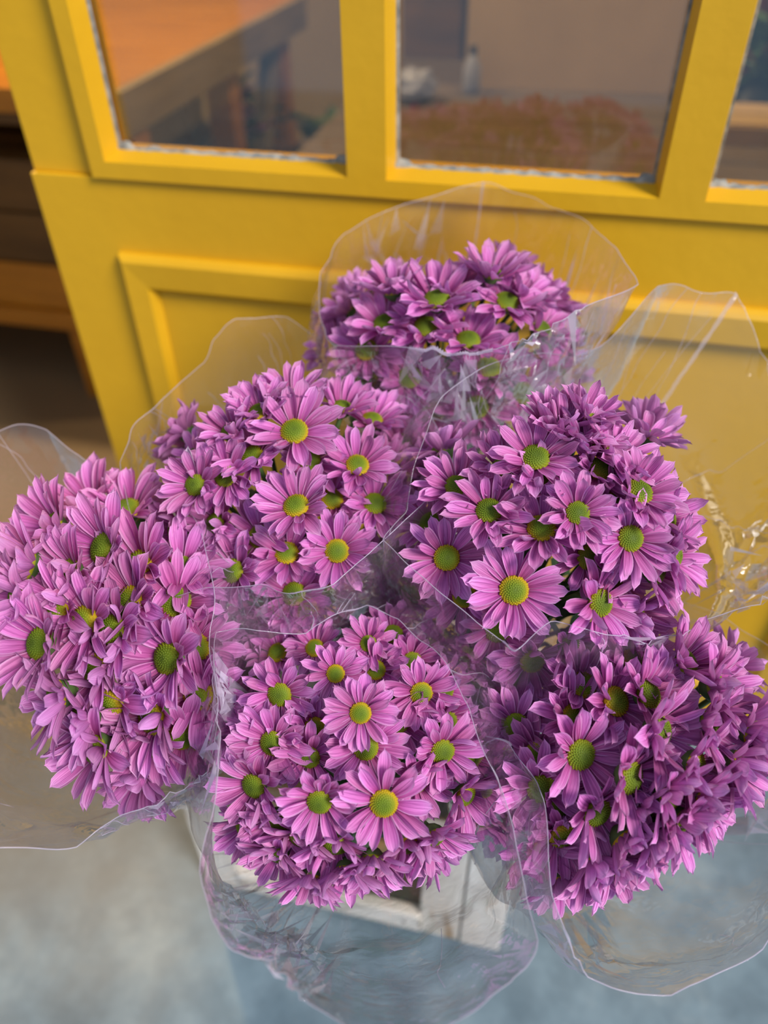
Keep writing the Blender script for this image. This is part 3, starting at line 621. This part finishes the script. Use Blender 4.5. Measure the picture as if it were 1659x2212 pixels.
B['away'] = dict(c=(1345,1640,0.635), r=300, base=(-0.01, 0.51, 0.022), phrase='the bunch over bare pavement', fl=[
 (1254,1630,.32,0,.98,-.012), (1168,1703,.12,.12,.95,0), (1168,1842,.1,.4,.95,.002), (1115,1567,-.1,-.1,.85,.004), (1424,1580,.85,-.1,1.05,0), (1362,1680,.75,.05,1.0,-.004),
 (1447,1720,.85,.3,1.0,0), (1290,1755,.5,.4,1.0,.004), (1283,1865,.5,1.0,.95,.004), (1240,1553,.3,-.4,.95,.008), (1330,1515,.6,-.4,1.0,.002), (1545,1485,1,-.3,1.0,.002), (1620,1580,1.25,0,1.0,.004),
 (1160,1630,0,0,.9,.022), (1400,1500,.7,-.45,1.0,.006), (1480,1430,.8,-.75,1.0,.004), (1530,1565,1,0,1.0,.008), (1500,1655,1,.2,1.0,.008), (1350,1815,.7,.8,.95,.008), (1215,1805,.2,.5,.95,.012),
 (1262,1480,.2,-.6,.95,.008), (1590,1650,1.2,.3,.95,.008), (1400,1645,.8,0,.95,.02), (1210,1905,.1,1.3,.9,.006), (1420,1800,.9,.8,.95,.010), (1130,1480,-.2,-.4,.9,.01), (1370,1430,.4,-.8,.95,.008), (1110,1780,-.3,.3,.9,.02), (1470,1775,.9,.6,.95,.006), (1390,1750,.8,.4,.95,.012), (1330,1870,.6,1.0,.9,.006), (1520,1725,1,.4,.95,.008), (1210,1740,.2,.3,.9,.018), (1060,1640,-.5,0,.85,.02)])
HERO = {  # (bunch, index in its list): label
 ('seamed',8): 'widest pink daisy with flat full petal ring, in the tall seamed sleeve',
 ('seamed',7): 'pink daisy with yellow-ringed centre beside the widest open daisy',
 ('seamed',5): 'pink daisy reaching out towards the seam with swept-back upper petals',
 ('crate',10): 'large pink daisy facing straight out, lowest of the flat-open blooms above the crate',
 ('crate',4): 'small double-looking pink daisy overlapping the yellow-edged bloom beneath it',
 ('crate',0): 'small round pink daisy beside the torn peak of the cellophane',
 ('crate',14): 'pink daisy hanging nearly upside down above the crate rail',
 ('moulding',0): "topmost full pink daisy in the bunch before the panel's corner moulding",
 ('moulding',1): 'pink daisy with a bleached crumpled petal near the bright moulding',
 ('doorway',2): 'lowest open pink daisy of the bunch leaning towards the open doorway',
 ('away',0): 'pink daisy with long petals on one side, beside the torn sleeve edge',
 ('rear',0): 'large upturned pink daisy beneath the painted white glints on the rear sleeve',
}
LIMIT = {'rear': (700, 590, 1230, 900), 'moulding': (360, 880, 930, 1400), 'seamed': (850, 910, 1470, 1500), 'doorway': (30, 1100, 470, 1700), 'crate': (510, 1380, 1040, 1900), 'away': (1060, 1400, 1640, 1880)}   # pixel reach of each bunch in the photograph
FGAP = {'rear': .038, 'moulding': .038, 'seamed': .040, 'doorway': .046, 'crate': .034, 'away': .040}
LEAN = {'rear': (0, -.4, 0), 'moulding': (-.2, -.3, 0), 'seamed': (.1, -.3, 0), 'doorway': (-.7, 0, 0), 'crate': (0, .2, 0), 'away': (.6, .1, 0)}   # which way the hidden blooms of a bunch lean
SPH = {}
for key, b in B.items():
    c = at(*b['c']); r = b['r']*b['c'][2]/F; SPH[key] = (c, r)
def on_sphere(c, r, u, v):
    d = ray(u, v); oc = CAMP-c; bq = oc.dot(d); cc = oc.length_squared-r*r; disc = bq*bq-cc
    t = -bq-math.sqrt(disc) if disc > 0 else -bq
    return CAMP+d*t
def naming(state, n, ph, s, ripe):
    q = CM.T @ np.array(n); tx, ty = -q[0]/min(q[2], -0.2), -q[1]/min(q[2], -0.2)
    if max(abs(tx), abs(ty)) < 0.28: how = 'facing squarely out'
    else:
        dg = 'sharply' if max(abs(tx), abs(ty)) > 0.7 else 'slightly'
        if abs(ty) > abs(tx): how = f'tipped {dg} up towards the panes' if ty < 0 else f'tipped {dg} down towards the floor'
        else: how = f'turned {dg} towards the doorway' if tx < 0 else f'turned {dg} away from the doorway'
    size = 'small' if s < 0.88 else 'large' if s > 0.97 else 'medium'; eye = 'green-eyed' if ripe < 0.5 else 'yellow-eyed'
    return f'{size} {state} {eye} daisy {how}, in {ph}', f'{size} {state} {eye} daisies {how}, in {ph}'
for key, b in B.items():
    c, r = SPH[key]; ph = b['phrase']; placed = []
    for i, (u, v, tx, ty, s, sink) in enumerate(b['fl']):
        s *= {'rear': 1.0, 'moulding': 0.92, 'seamed': 0.95, 'doorway': 1.12, 'crate': 0.86, 'away': 1.0}[key]
        if key == 'doorway' and tx < -.2: tx *= 1.18
        p = on_sphere(c, r, u, v) + ray(u, v)*sink*0.9
        n = camdir(tx, ty); ripe = random.choice((0.15, 0.3, 0.7, 0.9))
        if (key, i) in HERO: lab, grp = HERO[(key, i)], None
        else: lab, grp = naming('half-buried' if sink >= 0.012 else 'open', n, ph, s, ripe)
        n_root = daisy(p, n, s, b['base'], c, random.gauss(0.22, 0.07)+0.38*min(1, math.hypot(tx, ty)), lab, grp, messy=0.25 if sink >= 0.012 else 0.0, ripe=ripe)
        placed.append(p)
        if (key, i) == ('moulding', 1):           # one bleached petal on this bloom
            fd = lambda o: (lambda a_: a_[0]*-0.35+a_[1]*-1)(CM.T @ np.array(((n_root.matrix_world @ o.matrix_basis).to_3x3() @ Vector((1, 0, 0))).normalized()))
            pb = max((o for o in n_root.children if o.name.startswith('petal')), key=fd)
            pb.material_slots[0].link = 'OBJECT'; pb.material_slots[0].material = M_PALE; pb['label'] = 'bleached papery petal'
    # the blooms further round each dome
    nf = 84
    axis = (c-Vector(b['base'])).normalized(); vd = (CAMP-c).normalized()
    for k in range(nf):
        z = 1-2*(k+0.5)/nf; a = k*2.39996; q = Vector((math.sqrt(1-z*z)*math.cos(a), math.sqrt(1-z*z)*math.sin(a), z))
        if q.dot(axis) < -0.05 or q.dot(vd) < (-0.95 if key == 'rear' else -0.30): continue
        uu, vv = proj(c+q*r); lm = LIMIT[key]
        if q.dot(vd) > -0.30 and not (lm[0] < uu < lm[2] and lm[1] < vv < lm[3]) or (q.dot(vd) < 0 and vv < lm[1]-20) or (key == 'away' and uu+vv > 3270) or (key == 'doorway' and vv-uu > 1450): continue
        front = q.dot(vd) > 0.45; p = c+q*r*(0.84 if front else 0.92)
        if min((p-w).length for w in placed) < (FGAP[key] if front else 0.033): continue
        placed.append(p); n = (q+camdir(0, 0)*-0.25+Vector(CM @ np.array(LEAN[key]))+Vector((0, 0, 0.15))+Vector((random.gauss(0, .15), random.gauss(0, .15), random.gauss(0, .15)))).normalized()
        ripe = random.choice((0.15, 0.3, 0.7, 0.9)); sz = random.uniform(0.80, 1.0)*(0.88 if key == 'crate' else 1.0); daisy(p, n, sz, b['base'], c, random.gauss(0.35, 0.08), *naming('tucked-in', n, ph, sz, ripe), messy=0.3, ripe=ripe)

# ------------------------------------------------------------------ cellophane sleeves
def catmull(pts, per, closed=True):
    n = len(pts); out = []
    for i in range(n if closed else n-1):
        p0, p1, p2, p3 = (pts[(i-1) % n], pts[i], pts[(i+1) % n], pts[(i+2) % n]) if closed else (pts[max(i-1,0)], pts[i], pts[i+1], pts[min(i+2,n-1)])
        for k in range(per):
            t = k/per
            out.append(0.5*((2*p1)+(p2-p0)*t+(2*p0-5*p1+4*p2-p3)*t*t+(3*p1-p0-3*p2+p3)*t**3))
    if not closed: out.append(pts[-1])
    return out
def sleeve(key, rim, label, seed, tears=(), seams=(), pleat=0.0035, crease=0.0030, crumple=()):  # crumple: spots (u, v, radius) where the white glints are painted
    c, r = SPH[key]; base = Vector(B[key]['base']); axis = (c-base).normalized()
    R = [at(u, v, d) for (u, v, d) in rim]
    rp = [p*0.5+(R[i//10]*(1-(i % 10)/10)+R[(i//10+1) % len(R)]*((i % 10)/10))*0.5 for i, p in enumerate(catmull(R, 10))]; nk = len(rp); rows = 30
    lim = r+0.020; vs = []; flat = set()
    foot = base+Vector((0, 0, 0.10)); tie = base+(c-base)*0.50
    for k, p in enumerate(rp):
        w = p-c; perp = (w-axis*w.dot(axis))
        pd = perp.normalized() if perp.length > 1e-5 else axis.orthogonal()
        mid = c+pd*(r*1.10)-axis*r*0.25
        ctl = [p, p*0.45+mid*0.55+pd*0.004, mid, mid*0.35+(tie+pd*0.035)*0.65, tie+pd*0.035, foot+pd*0.028]
        cv = catmull(ctl, 6, closed=False)
        for j in range(rows+1):
            q = cv[min(j, len(cv)-1)].copy(); t = j/rows
            w2 = q-c
            if w2.length < lim and j > 0: q = c+w2.normalized()*lim
            elif j == 0 and w2.length < lim: q = c+w2.normalized()*lim
            f = math.exp(-((t-0.25)/0.3)**2)
            ang = k/nk*2*math.pi
            dn = q-c; dn = dn.normalized()
            pl = noise.noise(Vector((math.cos(ang)*3.2+seed, math.sin(ang)*3.2, t*0.7)))*pleat*1.6
            rg = (abs(noise.noise(q*26+Vector((seed*3, 0, 0))))-0.25)*crease*2.2 + (abs(noise.noise(q*60+Vector((0, seed*5, 0))))-0.2)*crease*0.9
            q += dn*(pl*(0.4+0.6*(1-t))+rg*(0.35 if j == 0 else 1))
            uu, vv = proj(q)
            for (cu, cv_, cr_) in crumple:
                g = 1-math.hypot(uu-cu, vv-cv_)/cr_
                if g > 0: q += Vector((random.uniform(-1, 1), random.uniform(-1, 1), random.uniform(-1, 1)))*0.0026*min(1, g*2.5); flat.add(k*(rows+1)+j)
            vs.append(q)
    org = base
    n1 = rows+1; fs = []
    for k in range(nk):
        k2 = (k+1) % nk
        for j in range(rows): fs.append((k*n1+j, k2*n1+j, k2*n1+j+1, k*n1+j+1))
    o = link('cellophane_sleeve', mesh('cellophane_sleeve', [v-org for v in vs], fs, True), None, M_FILM); o.location = org
    for pg in o.data.polygons:
        if all(i in flat for i in pg.vertices): pg.use_smooth = False
    tag(o, label, 'cellophane', 'clear cellophane sleeves round the bunches')
    edge = [vs[k*n1]-org for k in range(nk)]
    ev, ef = tube(edge, 0.00034, 5, closed=True); link('rim', mesh('rim', ev, ef, True), o, M_EDGE)
    for (a, b, wd) in tears:                  # serrated torn stretch of the rim, between two rim parameters
        i0, i1 = int(a*10), int(b*10); tv = []; tf = []
        pts = [edge[i % nk] for i in range(i0, i1+1)]; dense = catmull(pts, 8, closed=False)
        for i, p in enumerate(dense):
            kk = (i0+i//8) % nk; down = (vs[kk*n1+2]-vs[kk*n1]).normalized()
            tv.append(p-down*wd*(0.3+(0.9 if i % 2 else 0.1)+random.uniform(-.2, .2))); tv.append(p+down*wd*0.8)
        for i in range(len(dense)-1): tf.append((2*i, 2*i+2, 2*i+3, 2*i+1))
        link('torn_edge', mesh('torn_edge', tv, tf), o, M_TORN)
    if crumple:                               # crinkled slivers of milky film, white glints painted into their colour
        pv = [proj(v) for v in vs]
        for mt in (M_GLINT, M_GLINT_FAINT):
            tv = []; tf = []
            for (cu, cv_, cr_) in crumple:
                ids = [i for i, (a, b_) in enumerate(pv) if math.hypot(a-cu, b_-cv_) < cr_ and (i % n1) < rows-6 and (vs[i]-CAMP).length < (c-CAMP).length+0.12]
                if not ids: continue
                for m_ in range((14 if key == 'crate' else 6) if mt is M_GLINT else 22):
                    i0 = random.choice(ids); k0, j0 = divmod(i0, n1); tri = [vs[i0]]
                    k4 = (k0+random.choice((-2, -1, 1, 2))) % nk; tri.append(vs[k4*n1+j0])
                    k4 = (k0+random.randint(-4, 4)) % nk; j4 = max(0, min(rows, j0+random.randint(2, 6)*random.choice((-1, 1)))); tri.append(vs[k4*n1+j4])
                    if mt is M_GLINT: tri = [tri[0]+(v-tri[0])*random.uniform(0.4, 0.9) for v in tri]
                    o3 = len(tv); tv += [v-org+(v-c).normalized()*random.uniform(0.0004, 0.0035) for v in tri]; tf.append((o3, o3+1, o3+2))
            if tf: tag(link('painted_glint', mesh('painted_glint', tv, tf), o, mt), kind='stuff')
    for q in range(14):                        # hard fold lines
        kk = random.randrange(nk); j0 = random.choice((0, 0, 2, 4)); ln = random.randint(6, 12); dr = random.uniform(-0.9, 0.9); pts = []
        for i in range(ln):
            k3 = int(kk+dr*i) % nk; w3 = vs[k3*n1+j0+i]; pts.append(w3-org+(w3-c).normalized()*0.0003)
        tv, tf = tube(catmull(pts, 3, closed=False), 0.00026, 4); link('crease', mesh('crease', tv, tf, True), o, M_EDGE)
    for (a, t0, t1, wd) in seams:             # heat-sealed seam running from the rim downwards
        kk = int(a*10) % nk; pts = [vs[kk*n1+j]-org for j in range(t0, t1)]; sd = (vs[((kk+1) % nk)*n1]-vs[kk*n1]).normalized()
        tv = []; tf = []; dense = catmull(pts, 4, closed=False)
        for i, p in enumerate(dense):
            nn = (p+org-c).normalized()
            tv.append(p-sd*wd*(1+random.uniform(-.25, .25))+nn*0.0006); tv.append(p+sd*wd*(1+random.uniform(-.3, .3))+nn*0.0012)
        for i in range(len(dense)-1): tf.append((2*i, 2*i+2, 2*i+3, 2*i+1))
        link('seam', mesh('seam', tv, tf), o, M_SEAM)
    return o
sleeve('rear', [(1385,612,.66),(1330,540,.72),(1270,485,.77),(1160,432,.80),(1060,395,.82),(975,410,.81),(830,458,.79),(745,505,.76),(695,590,.72),(690,690,.68),(725,745,.63),(850,748,.60),(1020,765,.59),(1130,735,.59),(1270,660,.61)],
       'clear cellophane sleeve with painted white glints, round the rear bunch by the door', 1.3, tears=((11.2, 12.4, .0018),), seams=((4.2, 0, 8, .0012), (1.9, 0, 7, .0012)), crumple=((880,570,85),(1190,740,110),(960,840,120)))
sleeve('moulding', [(620,686,.72),(510,690,.71),(462,735,.70),(440,785,.69),(345,860,.67),(292,930,.65),(265,1000,.63),(278,1090,.60),(300,1190,.58),(325,1300,.56),(440,1275,.53),(560,1268,.52),(635,1280,.51),(720,1262,.51),(830,1165,.52),(935,1060,.54),(960,960,.58),(880,840,.64),(750,770,.69)],
       "clear cellophane sleeve flaring before the panel's corner moulding", 4.7, tears=((11.9, 12.8, .0018),), crumple=((350,1000,70),(560,1340,80)))
sleeve('seamed', [(1420,622,.70),(1500,628,.72),(1590,636,.74),(1665,820,.74),(1700,1050,.70),(1690,1260,.64),(1560,1330,.58),(1400,1365,.54),(1200,1345,.50),(1115,1400,.49),(1075,1380,.49),(960,1285,.49),(870,1205,.50),(826,1165,.51),(880,1100,.53),(960,990,.55),(1010,905,.58),(1120,850,.61),(1300,745,.66)],
       'tall clear cellophane sleeve with a long pale seam, against the yellow panel', 8.1, tears=((8.6, 9.8, .0022),), seams=((2.0, 0, 12, .0020),), crumple=((1400,1390,100),(1640,1240,90),(1630,790,40)))
sleeve('doorway', [(100,928,.70),(200,1010,.67),(290,1090,.63),(375,1180,.58),(415,1300,.55),(440,1420,.53),(470,1560,.53),(440,1690,.54),(285,1745,.54),(165,1830,.54),(-60,1830,.54),(-190,1700,.56),(-200,1450,.60),(-150,1150,.66),(-20,935,.70)],
       'clear cellophane sleeve of the bunch leaning towards the open doorway', 12.9, tears=((1.1, 2.2, .0018),), crumple=((460,1500,60),(400,1720,90)))
sleeve('crate', [(792,1308,.54),(700,1360,.53),(560,1365,.52),(462,1362,.52),(470,1520,.50),(462,1720,.48),(432,1885,.47),(446,2000,.46),(555,2080,.45),(660,2150,.44),(760,2230,.44),(950,2220,.44),(1110,2130,.46),(1160,2030,.48),(1120,1880,.49),(1075,1690,.50),(1020,1530,.51),(930,1410,.52),(860,1335,.53)],
       'clear cellophane sleeve hanging low and open in front of the crate', 17.2, tears=((-0.6, 0.5, .0022),), pleat=.005, crease=.0030, crumple=((570,1960,120),(620,2090,90),(470,1600,60)))
sleeve('away', [(1035,1582,.55),(1110,1606,.53),(1168,1690,.52),(1186,1820,.51),(1190,1940,.51),(1270,2110,.52),(1450,2150,.54),(1640,2040,.57),(1760,1820,.60),(1790,1600,.64),(1700,1430,.67),(1560,1335,.68),(1440,1292,.67),(1300,1350,.63),(1190,1420,.60),(1090,1500,.57)],
       'clear cellophane sleeve of the bunch leaning away from the doorway', 21.5, tears=((0, 1.1, .0018),), crumple=((1590,1720,80),(1280,2020,80)))
